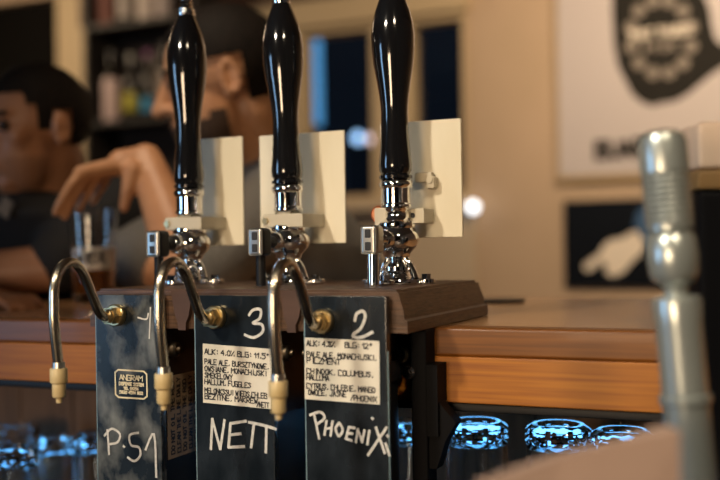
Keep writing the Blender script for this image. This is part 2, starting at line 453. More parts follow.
# ------------------------------------------------------------------ wooden plinth that carries the pumps
BXL, BXR, BYF, BYB, BZT, BZB = -.7544, -.3736, .932, 1.2043, Z(-.044), ZB+.0008
pl = tag(empty('pump_plinth', ((BXL+BXR)/2, 1.07, BZB)), 'dark oak plinth block on the bar under the three beer pumps', 'plinth')
b = B()
pr = [(0, .0), (0, .012), (-.004, .014), (-.005, .022), (-.010, .036), (-.012, .0437)]   # inset, height
lv = []
for ins, hz in pr:
    e = -.0
    lv.append([(BXL-.006-ins*.8, BYF-ins*.0), (BXR+.008+ins*.8, BYF-ins*.0), (BXR+.008+ins*.8, BYB+.004+ins*.8), (BXL-.006-ins*.8, BYB+.004+ins*.8)])
vs = [(x, y, BZB+hz) for L, (_, hz) in zip(lv, pr) for x, y in L]
fs = [(3, 2, 1, 0), tuple(range(len(vs)-4, len(vs)))]
for i in range(len(pr)-1):
    for k in range(4):
        a_, b_ = i*4+k, i*4+(k+1) % 4
        fs.append((a_, b_, b_+4, a_+4))
b.add(vs, fs)
bmesh.ops.bevel(b.bm, geom=[e for e in b.bm.edges if abs(e.verts[0].co.z-e.verts[1].co.z) < 1e-4 and e.verts[0].co.z > BZB+.043], offset=.003, segments=2, affect='EDGES')
b.build('block', PLINTH, pl, smooth=30)
# dark tapered brackets on the front between the panels, black clamp strap on the right
PW, PS, P0 = .0962, .1337, -.7415
for i in (0, 1):
    xc = P0+PS*i+(.112, .1145)[i]
    B().prism([(-.014, 0), (.014, 0), (.009, -.028), (.005, -.036), (.005, -.044), (-.005, -.044), (-.005, -.036), (-.009, -.028)], (xc, BYF-.0005, BZT-.001), (1, 0, 0), (0, 0, 1), (0, -.006, 0)).build('bracket', BEAM, pl, smooth=0)
cx = -.372
cl = B().box((cx-.012, .985, Z(-.30)), (cx+.006, 1.014, BZB-.001), .002)
cl.prism([(.985, Z(-.125)), (1.014, Z(-.125)), (1.014, Z(-.195)), (.985, Z(-.20))], (cx+.006, 0, 0), (0, 1, 0), (0, 0, 1), (.012, 0, 0))
cl.prism([(0, Z(-.145)), (.016, Z(-.17)), (.030, Z(-.185)), (.018, Z(-.205)), (.008, Z(-.235)), (0, Z(-.235))], (cx+.006, .99, 0), (1, 0, 0), (0, 0, 1), (0, .02, 0))
cl.build('clamp', MATTE, pl, smooth=0)
for (px, py, m_) in ((402, 355, BRASS), (411, 373, CHROME)):
    q = aY(px, py, .975)
    B().cyl((cx-.014, .981, q.z), (cx-.014, .984, q.z), .003)
    bb = B().cyl((q.x-.004, .975, q.z), (q.x-.004, .985, q.z), .0095 if py < 360 else .007, n=18, bev=.002); bb.cyl((q.x-.004, .969, q.z), (q.x-.004, .976, q.z), .0045, n=6)
    bb.build('bolt', m_ if py > 360 else mat('dull_bolt', (.22, .17, .1), .35, 1), pl)
    
# ------------------------------------------------------------------ the three beer pumps
YP = 1.072                                          # pump axis
YF = .918                                           # panel front face
PWS = (.0880, .0965, .0915)
def pump(i, xp, lean, boardpx, nutpx, label, worn):
    xl = P0+PS*i; PW = PWS[i]
    root = tag(empty('beer_pump', (xp, YP, BZT)), label, 'beer pump', 'beer pumps on the bar')
    k = 1.156e-3
    def zz(py): return Z((246-py)*k)
    # handle
    T = Mx.Translation((xp, YP, zz(179))) @ Mx.Rotation(lean, 4, V((.4, .9, 0))*-1)
    def prof(L): return [(r*k*1.07 if r > 1 else r, (179-py)*k) for py, r in L]
    hp = prof([(180, 13), (179, 15.5), (176, 15.5), (174.5, 13.5), (171, 15.2), (165, 15.6), (150, 14.2), (133, 13), (115, 12.6), (107, 12.8), (95, 14), (80, 16.2), (65, 18.6), (50, 20), (36, 20.4), (24, 19.3), (12, 16.6), (0, 12.6), (-8, 9.6), (-11, 8.5)])
    B().lathe(hp, T, 40).build('handle', BLACK, root, smooth=50)
    fp = prof([(-10.5, 9), (-13, 9.6), (-15, 8.6), (-17, 9), (-19, 6.5), (-21, 7.5), (-23, 6), (-25, 7), (-28, 5.5), (-34, 7.5), (-40, 7), (-45, 3), (-46, .001)])
    B().lathe(fp, T, 28).build('finial', CHROME, root)
    B().lathe(prof([(208, 12), (207, 14.6), (205, 14.6), (203.5, 13.4), (189, 13.4), (188, 14.6), (185, 16), (182, 15.4), (180, 13.2)]), T, 36).build('ferrule', CHROME, root)
    # chrome body
    C = Mx.Translation((xp, YP, 0))
    bd = B().lathe([(r*k, zz(py)) for py, r in ((259, 9), (257, 13), (253, 14), (250, 17), (246, 20.5), (241, 22.5), (236, 22.4), (231, 19.5), (228.5, 18), (226, 19), (223, 18.5), (221, 15.5), (217, 12.5), (213, 12), (211, 13.5), (209.5, 14.2), (208, 12.8))], C, 36)
    bd.ball((xp-.004, YP-.026, zz(240)), .0125); bd.cyl((xp-.004, YP-.026, zz(240)), (xp, YP, zz(238)), .0095)
    bd.build('pump_body', CHROME, root)
    ft = B().lathe([(.0, BZT+.0005), (.030, BZT+.0005), (.0305, BZT+.003), (.029, BZT+.006), (.016, BZT+.0075), (.013, BZT+.012), (.0165, BZT+.016), (.0165, BZT+.02), (.010, BZT+.026), (.009, zz(255))], C, 36)
    for s in (-1, 1):
        ft.tube(smooth_path([(xp+s*.024, YP-.004*s, BZT+.006), (xp+s*.017, YP, BZT+.02), (xp+s*.010, YP, BZT+.031), (xp+s*.016, YP, zz(248))]), .0042, 10)
        ft.cyl((xp+s*.034, YP+.004, BZT+.0005), (xp+s*.034, YP+.004, BZT+.006), .011, n=16, bev=.001)
        ft.cyl((xp+s*.034, YP+.004, BZT+.006), (xp+s*.034, YP+.004, BZT+.0115), .0055, n=6)
    ft.cyl((xp, YP-.036, BZT+.0005), (xp, YP-.036, BZT+.006), .011, n=16, bev=.001); ft.cyl((xp, YP-.036, BZT+.006), (xp, YP-.036, BZT+.0115), .0055, n=6)
    ft.build('foot', CHROME, root)
    # lever to the piston rod in front
    yl = YP-.063; dark = i < 2; xk = xp-.003
    B().cyl((xk, yl+.0125, zz(240)), (xk, YP-.036, zz(240)), .0075).build('lever_arm', CHROME if not dark else BLACKM, root)
    lk = B().box((xk-.0095, yl-.010, zz(254)), (xk+.0095, yl+.012, zz(226)), .005, seg=3).build('link', STEEL if not dark else BLACKM, root)
    fcp = B().box((xk-.0088, yl-.0135, zz(253.5)), (xk+.0088, yl-.010, zz(226.5)), .003, seg=3)
    fcp.build('link_face', STEEL, root)
    sl = B()
    for zc in (234, 246): sl.box((xk-.0035, yl-.0145, zz(zc+4)), (xk+.0035, yl-.0125, zz(zc-4)), .0009)
    sl.build('link_slots', INK, lk)
    B().cyl((xk, yl, BZT+.0005), (xk, yl, zz(253.5)), .0068 if not dark else .0058).build('piston_rod', CHROME if not dark else BLACKM, root)
    # pump clip board held behind the handle
    yb = 1.112
    q0, q1 = aY(boardpx[0], 200, yb), aY(boardpx[2], 200, yb); zt, zb2 = aY(boardpx[2], boardpx[1], yb).z, aY(boardpx[2], boardpx[3], yb).z
    cb = B().box((q0.x, yb, zb2), (q1.x, yb+.004, zt), .0012).build('clip_board', CREAM, root)
    if i < 2:
        st = B().box((xp-.024, YP-.020, zz(225)), (xp+.030, YP-.013, zz(211)), .0015)
        st.box((xp+.022, YP-.014, zz(225)), (xp+.030, yb-.0005, zz(211)), .001)
        st.box((xp-.024, YP-.014, zz(225)), (xp-.018, yb-.0005, zz(211)), .001)
        ch = st.build('clip_holder', CLIP, root)
        B().cyl((xp-.020, YP-.0205, zz(218)), (xp-.020, YP-.0225, zz(218)), .004, n=14).build('screw', BRASS, ch)
    else:
        st = B().box((xp-.022, YP-.014, zz(226)), (xp-.007, YP+.002, zz(208)), .0015)
        st.box((xp+.012, YP+.006, zz(224)), (xp+.032, yb-.0005, zz(209)), .0015)
        st.box((xp-.016, YP-.002, zz(222)), (xp+.016, YP+.012, zz(212)), .001)
        ch = st.build('clip_holder', CLIP, root)
        B().cyl((xp+.018, YP+.0055, zz(216)), (xp+.018, YP+.0045, zz(216)), .003, n=14).build('screw', INK, ch)
        B().cyl((xp-.023, YP+.006, zz(214)), (xp-.023, YP+.0025, zz(214)), .0105, n=20, bev=.002).build('copper_washer', mat('copper', (.62, .25, .12), .4, 1), ch)
        br = B().box((xp+.012, yb-.012, zz(182)), (xp+.034, yb-.0005, zz(172)), .002); br.box((xp+.026, yb-.014, zz(189)), (xp+.038, yb-.0005, zz(176)), .003)
        br.cyl((xp+.032, yb-.016, zz(180)), (xp+.032, yb-.012, zz(180)), .004, n=12)
        br.build('broken_clip', CLIP, cb)
    # box front below
    zt = BZT-.006
    fpn = B().box((xl, YF, Z(-.34)), (xl+PW, YF+.010, zt), .0012).build('front_panel', PANELW if worn else PANEL, root)
    ed = B().box((xl-.0012, YF+.001, Z(-.34)), (xl-.0001, YF+.009, zt-.002)); 
    if i == 2: ed.box((xl+PW+.0001, YF+.001, Z(-.34)), (xl+PW+.0010, YF+.003, Z(-.105)))
    ed.build('panel_edge', EDGE, fpn, smooth=0)
    cy = B().cyl((xl+PW/2, .974, Z(-.33)), (xl+PW/2, .974, BZB-.001), .032, n=28)
    cy.cyl((xl+PW/2, .974, Z(-.14)), (xl+PW/2, .974, Z(-.12)), .036, n=28); cy.box((xl+PW/2-.02, YF+.011, Z(-.32)), (xl+PW/2+.02, .95, Z(-.30)))
    cy.build('cylinder', BLACKM, root)
    if i < 2:
        B().box((xl+PW-.006, YF+.0105, Z(-.33)), (xl+PW-.002, 1.012, BZB-.001), .0008).build('side_plate', BLACKM, root)
    for s in (-1, 1):
        if i == 2 and s == 1: continue
        xk2 = xl if s < 0 else xl+PW
        kb = B().cyl((xk2+s*.001-s*.004, .940, Z(-.112)), (xk2+s*.009, .940, Z(-.112)), .0085, n=18, bev=.002)
        kb.cyl((xk2+s*.009, .940, Z(-.112)), (xk2+s*.013, .940, Z(-.112)), .004, n=10)
        kb.build('side_bolt', mat('worn_bronze', (.2, .15, .1), .35, 1), root)
    # swan neck spout
    n0 = aY(nutpx[0], nutpx[1], YF); xs, zs = n0.x, n0.z
    P = [(0, 0), (-.020, -.001), (-.033, .006), (-.045, .026), (-.057, .047), (-.070, .059), (-.083, .0605), (-.095, .054), (-.1035, .038), (-.105, .018), (-.1045, -.005), (-.099, -.046)]
    path = smooth_path([(xs, YF+a, zs+b_) for a, b_ in P], 5)
    spt = B().tube(path, .0054, 16).build('spout', PIPE, root)
    nb = B().cyl((xs, YF-.0005, zs), (xs, YF-.008, zs), .0125, n=24, bev=.0012); nb.cyl((xs, YF-.008, zs), (xs, YF-.018, zs), .0100, n=6); nb.cyl((xs, YF-.018, zs), (xs, YF-.0225, zs), .0078, n=20, bev=.001)
    nb.build('nut', BRASS, spt)
    e = path[-1]
    M = Mx.Translation(e)
    B().lathe([(.0062, .004), (.0066, -.002), (.0078, -.0025)], M, 24).build('collar', STEEL, spt)
    B().lathe([(.0055, -.002), (.0086, -.0022), (.0090, -.004), (.0090, -.0165), (.0082, -.0175), (.0070, -.018), (.0070, -.031), (.0058, -.0325), (.0034, -.033), (.0030, -.038), (.0016, -.0385)], M, 24).build('nozzle', TIP, spt)
    return root, fpn, xl
pumps = []
for i, xp, lean, bp, nut, lab, worn in (
    (0, -.7150, .004, (178, 136, 243, 245), (118, 315), 'leftmost beer pump, black handle, worn panel chalked P.51', True),
    (1, -.5735, .030, (260, 130, 345, 243), (217, 317), 'middle beer pump, black handle, panel chalked NETT and numbered 3', False),
    (2, -.4320, .004, (381, 118, 462, 237), (324, 321), 'rightmost beer pump, black handle, panel chalked PHOENIX and numbered 2', False)):
    pumps.append(pump(i, xp, lean, bp, nut, lab, worn))

# writing on the panels
def onp(px, py): q = aY(px, py, YF); return (q.x, q.z)
putp = lambda x, z: (x, YF, z)
def chalk(strokes, wd, fpn, s=1, ox=0, oy=0, m_=None, name='chalk_writing'):
    st = [[onp(ox+a/s, oy+b_/s) for a, b_ in smooth2(p)] for p in strokes]
    B().ribbon(st, putp, wd, (0, -.0007, 0)).build(name, m_ or CHALK, fpn, smooth=0)
def smooth2(p):
    if len(p) < 3: return p
    return [(v.x, v.y) for v in smooth_path([V((a, b_, 0)) for a, b_ in p], 4)]
f1, f2, f3 = [q[1] for q in pumps]
chalk([[(95, 308), (99, 360), (101, 392)], [(85, 328), (110, 304), (138, 322), (130, 350), (102, 357)], [(150, 363), (154, 367)], [(202, 318), (172, 326), (176, 360), (203, 368), (208, 395), (188, 415), (165, 402)], [(226, 376), (255, 323), (263, 470)]], .0026, f1, 3.43, 80, 340)
chalk([[(425, 225), (418, 410)], [(350, 285), (400, 295), (412, 260)]], .0018, f1, 6, 80, 270)
chalk([[(415, 272), (440, 240), (485, 238), (480, 290), (440, 318), (490, 325), (498, 370), (445, 405), (390, 388)]], .0029, f2, 6, 180, 270)
chalk([[(390, 305), (402, 262), (440, 248), (452, 285), (425, 350), (383, 385), (388, 402), (435, 402), (497, 372)]], .0031, f3, 6, 290, 270)
chalk([[(62, 65), (57, 172)], [(62, 67), (90, 172)], [(90, 172), (105, 70)], [(126, 80), (119, 166)], [(126, 82), (180, 74)], [(124, 122), (162, 118)], [(119, 166), (174, 163)], [(190, 78), (240, 88), (285, 102)], [(208, 84), (198, 166)], [(252, 92), (250, 184)]], .0031, f2, 3.512, 195, 400)
chalk([[(420, 52), (437, 136)], [(405, 52), (440, 42), (456, 62), (428, 86)], [(463, 72), (456, 122)], [(484, 74), (477, 126)], [(460, 100), (480, 98)], [(507, 80), (495, 100), (506, 126), (520, 104), (508, 80)], [(541, 95), (531, 136)], [(531, 136), (552, 142)], [(541, 95), (562, 98)], [(536, 116), (554, 118)], [(566, 148), (573, 102)], [(573, 102), (588, 148)], [(588, 148), (596, 106)], [(613, 108), (606, 156)], [(622, 62), (626, 66)], [(636, 96), (668, 186)], [(674, 96), (608, 194)], [(676, 124), (680, 128)], [(670, 152), (684, 194)]], .0027, f3, 3.512, 195, 400)
def paper(corners, lines, fpn, hs):
    P = [onp(*c) for c in corners]                    # tl, tr, br, bl
    B().prism(P, (0, YF-.0006, 0), (1, 0, 0), (0, 0, 1), (0, .0004, 0)).build('label_paper', PAPER, fpn, smooth=0)
    tl, tr, br, bl = [V(p) for p in P]
    st = []
    for s, u0, u1, v in lines:
        h = hs
        for p in fit_line(s, 0, 0, 1, 1):
            pass
        base = [[(a, b_) for a, b_ in p] for p in fit_line(s, 0, 0, 1, 1)]
        for p in base:
            o = []
            for a, b_ in p:
                uu, vv = u0+(u1-u0)*a, v-b_*h
                o.append(tuple((tl*(1-uu)+tr*uu)*(1-vv)+(bl*(1-uu)+br*uu)*vv))
            st.append(o)
    B().ribbon(st, putp, .0012, (0, -.0009, 0)).build('handwriting', INK, fpn, smooth=0)
paper([(203, 343.5), (272, 349), (271, 409), (203.5, 402.5)], [
    ('ALK: 4,0% BLG: 11,5°', .03, .98, .17), ('PALE ALE, BURSZTYNOWE,', .03, .97, .34), ('OWSIANE, MONACHIJSKI', .03, .94, .46), ('SMEKELOWY', .03, .45, .57),
    ('HALLUM, FUGGLES', .03, .72, .68), ('MELONKSSUI WIEDS,CHLEB', .03, .95, .83), ('BEZITNE, MAKREW', .03, .82, .93), ('/NETT', .80, .98, .985)], f2, .085)
paper([(305, 337.5), (379.5, 341), (380, 404.5), (305, 399)], [
    ('ALK: 4,8%', .03, .42, .13), ('BLG: 12°', .55, .92, .13), ('PALE ALE, MONACHIJSKI,', .03, .97, .31), ('PILZMENT', .03, .5, .41), ('CHINOOK, COLUMBUS,', .03, .93, .58), ('HALLUMA', .03, .34, .68),
    ('CYTRUS, CHLEBIE, MANGO', .03, .95, .82), ('OWOCE, JASNE', .05, .57, .92), ('/PHOENIX', .62, .97, .965)], f3, .085)
# little printed plate on the left panel
tl, tr, br, bl = [V(onp(*c)) for c in ((115.5, 369.5), (147, 371.5), (147.5, 399), (116, 397))]
def bil(u, v): return tuple((tl*(1-u)+tr*u)*(1-v)+(bl*(1-u)+br*u)*v)
c = .1
B().ribbon([[bil(u, v) for u, v in ((c, 0), (1-c, 0), (1, c), (1, 1-c), (1-c, 1), (c, 1), (0, 1-c), (0, c), (c, 0))]], putp, .0018, (0, -.0007, 0)).build('plate_border', GOLD, f1, smooth=0)
st = []
for s, u0, u1, v, h in (('ANGRAM', .14, .88, .36, .19), ('DISPENSE SYSTEM', .12, .90, .55, .11), ('TEL 01254', .26, .74, .70, .09), ('5820 4514 802', .13, .88, .85, .1)):
    for p in fit_line(s, 0, 0, 1, 1): st.append([bil(u0+(u1-u0)*a, v-b_*h) for a, b_ in p])
B().ribbon(st, putp, .0010, (0, -.0007, 0)).build('plate_lettering', GOLD, f1, smooth=0)
# brown printed notice on the side of the left pump's box
xs = P0+PWS[0]-.0018
B().box((xs, .932, Z(-.235)), (xs+.0006, 1.008, Z(-.142)), 0).build('side_notice', BROWNPAPER, pumps[0][0], smooth=0)
st = []
for kx in range(6):
    yy = .938+kx*.0118
    for p in fit_line(random.choice(['BEER AND CIDER PUMP', 'CLEAN THE LINE DAILY', 'DO NOT OIL THE ROD ']), 0, 0, .0065, .085): st.append([(yy+.0065-b_, Z(-.230)+a) for a, b_ in p])
B().ribbon(st, lambda a, b_: (xs+.0006, a, b_), .0016, (.0005, 0, 0)).build('notice_lettering', INK, pumps[0][0], smooth=0)

# coaster on the bar
q = aD(500, 307, 1.53)
tag(B().cyl((q.x, q.y, ZB+.0006), (q.x, q.y, ZB+.0045), .038, n=40, bev=.001).build('coaster', BLACKM), 'thin black round coaster lying on the bar beside the plinth', 'coaster')

# ------------------------------------------------------------------ half drunk beer on the bar at left
g = aD(94, 297, 1.72); gx, gy = g.x, g.y
hg = .162; r0, r1 = .0335, .0425
gl = tag(empty('beer_glass', (gx, gy, ZB+.0006)), 'half drunk glass of amber beer standing on the bar under the drooping hand', 'beer glass')
Mg = Mx.Translation((gx, gy, ZB+.0006))
def rr(z): return r0+(r1-r0)*z/hg
gb = B().lathe([(0, 0), (r0, 0), (r0+.001, .004), (rr(.08), .08), (r1, hg), (r1-.0028, hg), (rr(.08)-.0028, .08), (rr(.014)-.003, .014), (0, .012)], Mg, 40, cap=False)
gb.build('glass', GLASS, gl)
B().lathe([(0, .0145), (rr(.0145)-.0035, .0145), (rr(.056)-.0033, .056), (0, .056)], Mg, 36, cap=False).build('beer', BEER, gl)
B().lathe([(0, .0565), (rr(.0565)-.0033, .0565), (rr(.07)-.0033, .07), (rr(.09)-.0033, .092), (rr(.09)-.008, .094), (rr(.07)-.012, .0765), (0, .0755)], Mg, 36, cap=False).build('foam', FOAM, gl)
st = []
for p in fit_line('WIBIL', -.85, 0, 1, 1.7):
    st.append(p)
ang0 = math.atan2(-gy, -gx)
def onglass(a, b_):
    t = ang0+a*.9; z = .068+b_*.02; R_ = rr(z)+.0006
    return (gx+R_*math.cos(t), gy+R_*math.sin(t), ZB+z)
B().ribbon(st, onglass, .09, (0, 0, 0)).build('glass_lettering', INK, gl, smooth=0) if False else None
bm_ = B()
for p in st:
    pts = [onglass(a, b_) for a, b_ in p]
    bm_.tube(pts if len(pts) > 1 else pts*2, .0014, 6)
bm_.build('glass_lettering', INK, gl)

# ------------------------------------------------------------------ people
def head(b, c, f, up, s=1.0):
    """adds skull, face, nose, lips, ears to B; returns local->world matrix"""
    f = V(f).normalized(); up = V(up); l = up.cross(f).normalized(); up = f.cross(l).normalized()
    M = Mx.Identity(4)
    for i in range(3): M[i][0], M[i][1], M[i][2], M[i][3] = f[i]*s, l[i]*s, up[i]*s, V(c)[i]
    def e(cc, r, rot=None):
        b.ball((0, 0, 0), r, M @ Mx.Translation(cc) @ (rot or Mx.Identity(4)), u=24, v=16)
    e((-.010, 0, .030), (.098, .076, .090)); e((.028, 0, -.040), (.064, .060, .078)); e((.052, 0, -.085), (.034, .034, .03))
    e((.071, 0, -.098), (.018, .022, .016)); e((.078, 0, .030), (.014, .050, .012)); e((.074, 0, -.055), (.020, .026, .022))
    for k in range(6):
        t = k/5; e((.086+.024*t, 0, .018-.042*t), (.011+.003*t, .009+.004*t, .012))
    e((.096, .012, -.026), (.011, .008, .008)); e((.096, -.012, -.026), (.011, .008, .008))
    e((.089, 0, -.052), (.010, .024, .006)); e((.087, 0, -.064), (.010, .021, .007))
    for sd in (1, -1):
        e((.058, sd*.046, -.012), (.024, .018, .02))
        R_ = Mx.Rotation(sd*-.35, 4, 'Z') @ Mx.Rotation(-.2, 4, 'Y')
        for k in range(11):
            t = math.radians(-60+k*30)
            e((-.012-.013*math.cos(t)*1.0+.002, sd*(.079+.006), -.004+.026*math.sin(t)), (.0065, .006, .0065))
        e((-.008, sd*.078, -.004), (.014, .006, .022)); e((-.001, sd*.080, -.030), (.008, .006, .009))
    return M
def scalp(name, M, parent, m_, keep, ell, thick=.012, u=128, v=90):
    """hair: part of an ellipsoid shell over the skull where keep(x,y,z) holds"""
    (cx_, cy_, cz_), (rx, ry, rz) = ell
    b = B(); vs = []; fs = []
    idx = {}
    for i in range(v+1):
        p = math.pi*i/v
        for k in range(u):
            a = 2*math.pi*k/u
            vs.append(V((cx_+rx*math.sin(p)*math.cos(a), cy_+ry*math.sin(p)*math.sin(a), cz_+rz*math.cos(p))))
    ok = [keep(*q) for q in vs]
    n = len(vs); inner = [V((cx_, cy_, cz_))+(q-V((cx_, cy_, cz_)))*(1-thick/.09) for q in vs]
    edges = {}
    for i in range(v):
        for k in range(u):
            q = (i*u+k, (i+1)*u+k, (i+1)*u+(k+1) % u, i*u+(k+1) % u)
            if all(ok[j] for j in q):
                fs.append(q); fs.append(tuple(j+n for j in q[::-1]))
                for e0, e1 in zip(q, q[1:]+q[:1]):
                    if (e1, e0) in edges: del edges[(e1, e0)]
                    else: edges[(e0, e1)] = 1
    for e0, e1 in edges: fs.append((e1, e0, e0+n, e1+n))
    used = sorted({j for f in fs for j in f}); mp = {j: t for t, j in enumerate(used)}; allv = vs+inner
    b.add([allv[j] for j in used], [tuple(mp[j] for j in f) for f in fs], M)
    return b.build(name, m_, parent, smooth=80)
def hand(b, wrist, palm_c, fingers, thumb):
    b.limb([(wrist, .025), (palm_c, .023)])
    for f in fingers:
        b.limb([(wrist, .018), (f[0], .013)]); b.limb([(f[0], .0098), (f[1], .0086), (f[2], .0078), (f[3], .0066)])
    b.limb([(thumb[0], .016), (thumb[1], .0115), (thumb[2], .0085)])
def torso(b, rings, n=28):
    """rings: centre, half-width vector, half-depth vector"""
    vs = []; fs = []
    for c_, a, d in rings:
        for k in range(n):
            t = 2*math.pi*k/n; ct_, st_ = math.cos(t), math.sin(t)
            e = lambda x_: math.copysign(abs(x_)**.8, x_)
            vs.append(V(c_)+V(a)*e(ct_)+V(d)*e(st_))
    for i in range(len(rings)-1):
        for k in range(n):
            p, q = i*n+k, i*n+(k+1) % n
            fs.append((p, q, q+n, p+n))
    fs.append(tuple(range(n))[::-1]); fs.append(tuple(range((len(rings)-1)*n, len(rings)*n)))
    b.add(vs, fs)
def legs(b, hip, ax, foot_f, r=.085, spread=.10):
    hip = V(hip); ax = V(ax).normalized(); ff = V(foot_f).normalized()
    for s in (-1, 1):
        h_ = hip+ax*s*spread; kn = V((h_.x, h_.y, hip.z*.54))+ff*.05; an = V((h_.x, h_.y, .07))
        b.limb([(h_, r), (kn, r*.68), (an, r*.48)])

# ---- guest on the left: black shirt, arms on the bar
c1 = aD(36, 130, 1.88)
f1d = (Rv*-.70 - V((Fv.x, Fv.y, 0))*.70 + V((0, 0, -.10))).normalized()
per = tag(empty('person', (c1.x, 1.86, 0)), 'person in a black shirt leaning on the bar at left, looking away to the left', 'person')
body = B(); M1 = head(body, c1, f1d, (0.03, 0, 1), .97)
nb = aD(56, 196, 1.95); hip = V((c1.x+.02, 1.93, .86))
Ls, Rs = aD(116, 214, 1.93), aD(-80, 222, 1.98)
el, wr = aD(52, 268, 1.80), aD(-90, 278, 1.76)
neck = M1 @ V((-.03, 0, -.05))
body.limb([(neck, .056), (nb, .062)])
fwd = V((-.25, -.97, 0)).normalized(); side = V((.97, -.25, 0)).normalized()
chest = (Ls+Rs)/2
rings = lambda g_: [(hip, side*(.165+g_), fwd*(.115+g_)), (hip.lerp(chest, .45)+V((0, .02, 0)), side*(.15+g_), fwd*(.11+g_)), (hip.lerp(chest, .8)+V((0, .01, 0)), side*(.185+g_), fwd*(.125+g_)), (chest+V((0, 0, .005)), side*(.17+g_), fwd*(.10+g_)), (chest+V((0, -.01, .055)), side*(.10+g_*.6), fwd*(.07+g_*.4)), (nb+V((0, 0, -.01)), side*(.05+g_*.3), fwd*(.05+g_*.3))]
torso(body, rings(0))
body.limb([(Ls, .062), (el, .044), (wr, .030)]); rel, rwr = aD(-110, 300, 1.85), aD(-20, 300, 1.66)
body.limb([(Rs, .062), (rel, .044), (rwr, .030)])
def lay_hand(w_, d, up=V((0, 0, 1))):
    d = V(d).normalized(); s_ = up.cross(d).normalized()
    fg = []
    for k, L in enumerate((.072, .08, .075, .06)):
        o_ = s_*(-.03+.02*k); kk = w_+d*.085+o_
        fg.append((kk, kk+d*L*.45+up*.006, kk+d*L*.8+up*-.002, kk+d*L+up*-.010))
    hand(body, w_, w_+d*.05, fg, (w_+d*.03-s_*.02, w_+d*.06-s_*.05, w_+d*.085-s_*.06))
lay_hand(wr, (-.9, -.2, 0)); lay_hand(rwr, (.9, -.3, 0))
legs(body, hip, (1, 0, 0), (0, -1, 0))
for s in (-1, 1): body.limb([(V((hip.x+s*.10, hip.y+.03, .045)), .04), (V((hip.x+s*.10, hip.y-.14, .04)), .035)])
bo = melt(body, 'body', SKINL, per, .007, 4)
sh1 = B(); torso(sh1, rings(.012)); sh1.limb([(Ls, .074), (Ls.lerp(el, .9), .060)]); sh1.limb([(Rs, .074), (Rs.lerp(rel, .8), .058)])
sh1.limb([(nb+V((0, 0, -.035)), .075), (chest.lerp(Ls, .75)+V((0, 0, .015)), .06)]); sh1.limb([(nb+V((0, 0, -.035)), .075), (chest.lerp(Rs, .75)+V((0, 0, .015)), .06)])
melt(sh1, 'shirt', TEEB, per, .008, 5)
cp = aD(13, 203, 1.80)
B().prism([(0, 0), (.016, .014), (.030, -.012), (.012, -.030)], cp, Rv*-1, V((0, 0, 1)), Fv*.006).build('collar', COLLAR, per, smooth=0)
def trousers(hip, ax, ff, parent):
    b = B(); b.ball(hip, (.17, .13, .10)); legs(b, hip, ax, ff, .098); melt(b, 'trousers', JEANS, parent, .010, 3)
    sb = B()
    for s in (-1, 1):
        p_ = V(hip)+V(ax).normalized()*s*.10
        sb.limb([(V((p_.x, p_.y+.0, .055)), .052), (V((p_.x, p_.y, .05))+V(ff).normalized()*.15, .046)])
    melt(sb, 'shoes', BLACKM, parent, .01, 2)
trousers(hip, (1, 0, 0), (0, -1, 0), per)
hk = lambda x, y, z: z > .070 or (x < .052 and z > .045) or (abs(y) > .04 and .0 < x < .034 and z > -.004) or (x < .0 and z > .030) or (x < -.040 and z > -.058)
scalp('hair', M1, per, HAIR, hk, ((-.011, 0, .033), (.104, .082, .097)), .012)
eb_ = B()
for s in (1, -1): eb_.limb([(M1 @ V((.088, s*.014, .030)), .0055), (M1 @ V((.083, s*.045, .031)), .0045)])
eb_.build('eyebrows', HAIR, per)
for s in (1, -1): B().ball(M1 @ V((.078, s*.031, .008)), .011).build('eye', EYEM, per)
st_ = lambda x, y, z: z < -.045 and x > .0+.0 and z > -.13
scalp('beard', M1, per, mat('stubble', (.27, .13, .068), .7), lambda x, y, z: z < -.05 and x > .02 and not (z > -.075 and abs(y) < .03), ((.030, 0, -.040), (.066, .062, .081)), .006)

# ---- guest on the right: heather grey T-shirt, bearded, in profile
c2 = aD(222, 84, 1.88)
f2d = (Rv*-1 - V((Fv.x, Fv.y, 0))*.16 + V((0, 0, -.22))).normalized()
pr2 = tag(empty('person', (c2.x+.2, 1.95, 0)), 'bearded person in a grey T-shirt seen in profile, hand drooping over a glass', 'person')
body = B(); M2 = head(body, c2, f2d, (0, 0, 1), 1.14)
nb = aD(276, 162, 1.98); hip = V((aD(320, 300, 2.05).x, 2.02, .88))
Ls, Rs = aD(284, 205, 1.84), aD(246, 200, 2.12)
el, wr = aD(192, 279, 1.58), aD(146, 160, 1.68)
neck = M2 @ V((-.035, 0, -.05))
body.limb([(neck, .058), (nb, .066)])
ax2 = (Ls-Rs).normalized(); fw2 = V((0, 0, 1)).cross(ax2).normalized()
if fw2.dot(Rv) > 0: fw2 = -fw2
chest = (Ls+Rs)/2+Rv*.015
rings2 = lambda g_: [(hip, ax2*(.165+g_), fw2*(.12+g_)), (hip.lerp(chest, .45)+Rv*.02, ax2*(.155+g_), fw2*(.12+g_)), (hip.lerp(chest, .8)+Rv*.015, ax2*(.19+g_), fw2*(.135+g_)), (chest+V((0, 0, .0)), ax2*(.18+g_), fw2*(.115+g_)), (chest+V((0, 0, .055)), ax2*(.12+g_*.6), fw2*(.08+g_*.4)), (nb+V((0, 0, -.01)), ax2*(.055+g_*.3), fw2*(.055+g_*.3))]
torso(body, rings2(0))
body.limb([(Ls, .064), (el, .046), (el.lerp(wr, .35), .043), (wr, .028)])
rel, rwr = aD(138, 258, 1.86), aD(205, 290, 1.80)
body.limb([(Rs, .064), (rel, .046), (rwr, .030)])
kn = [(81, 173, 1.610), (90, 173, 1.630), (101, 172, 1.650), (110, 170, 1.672)]
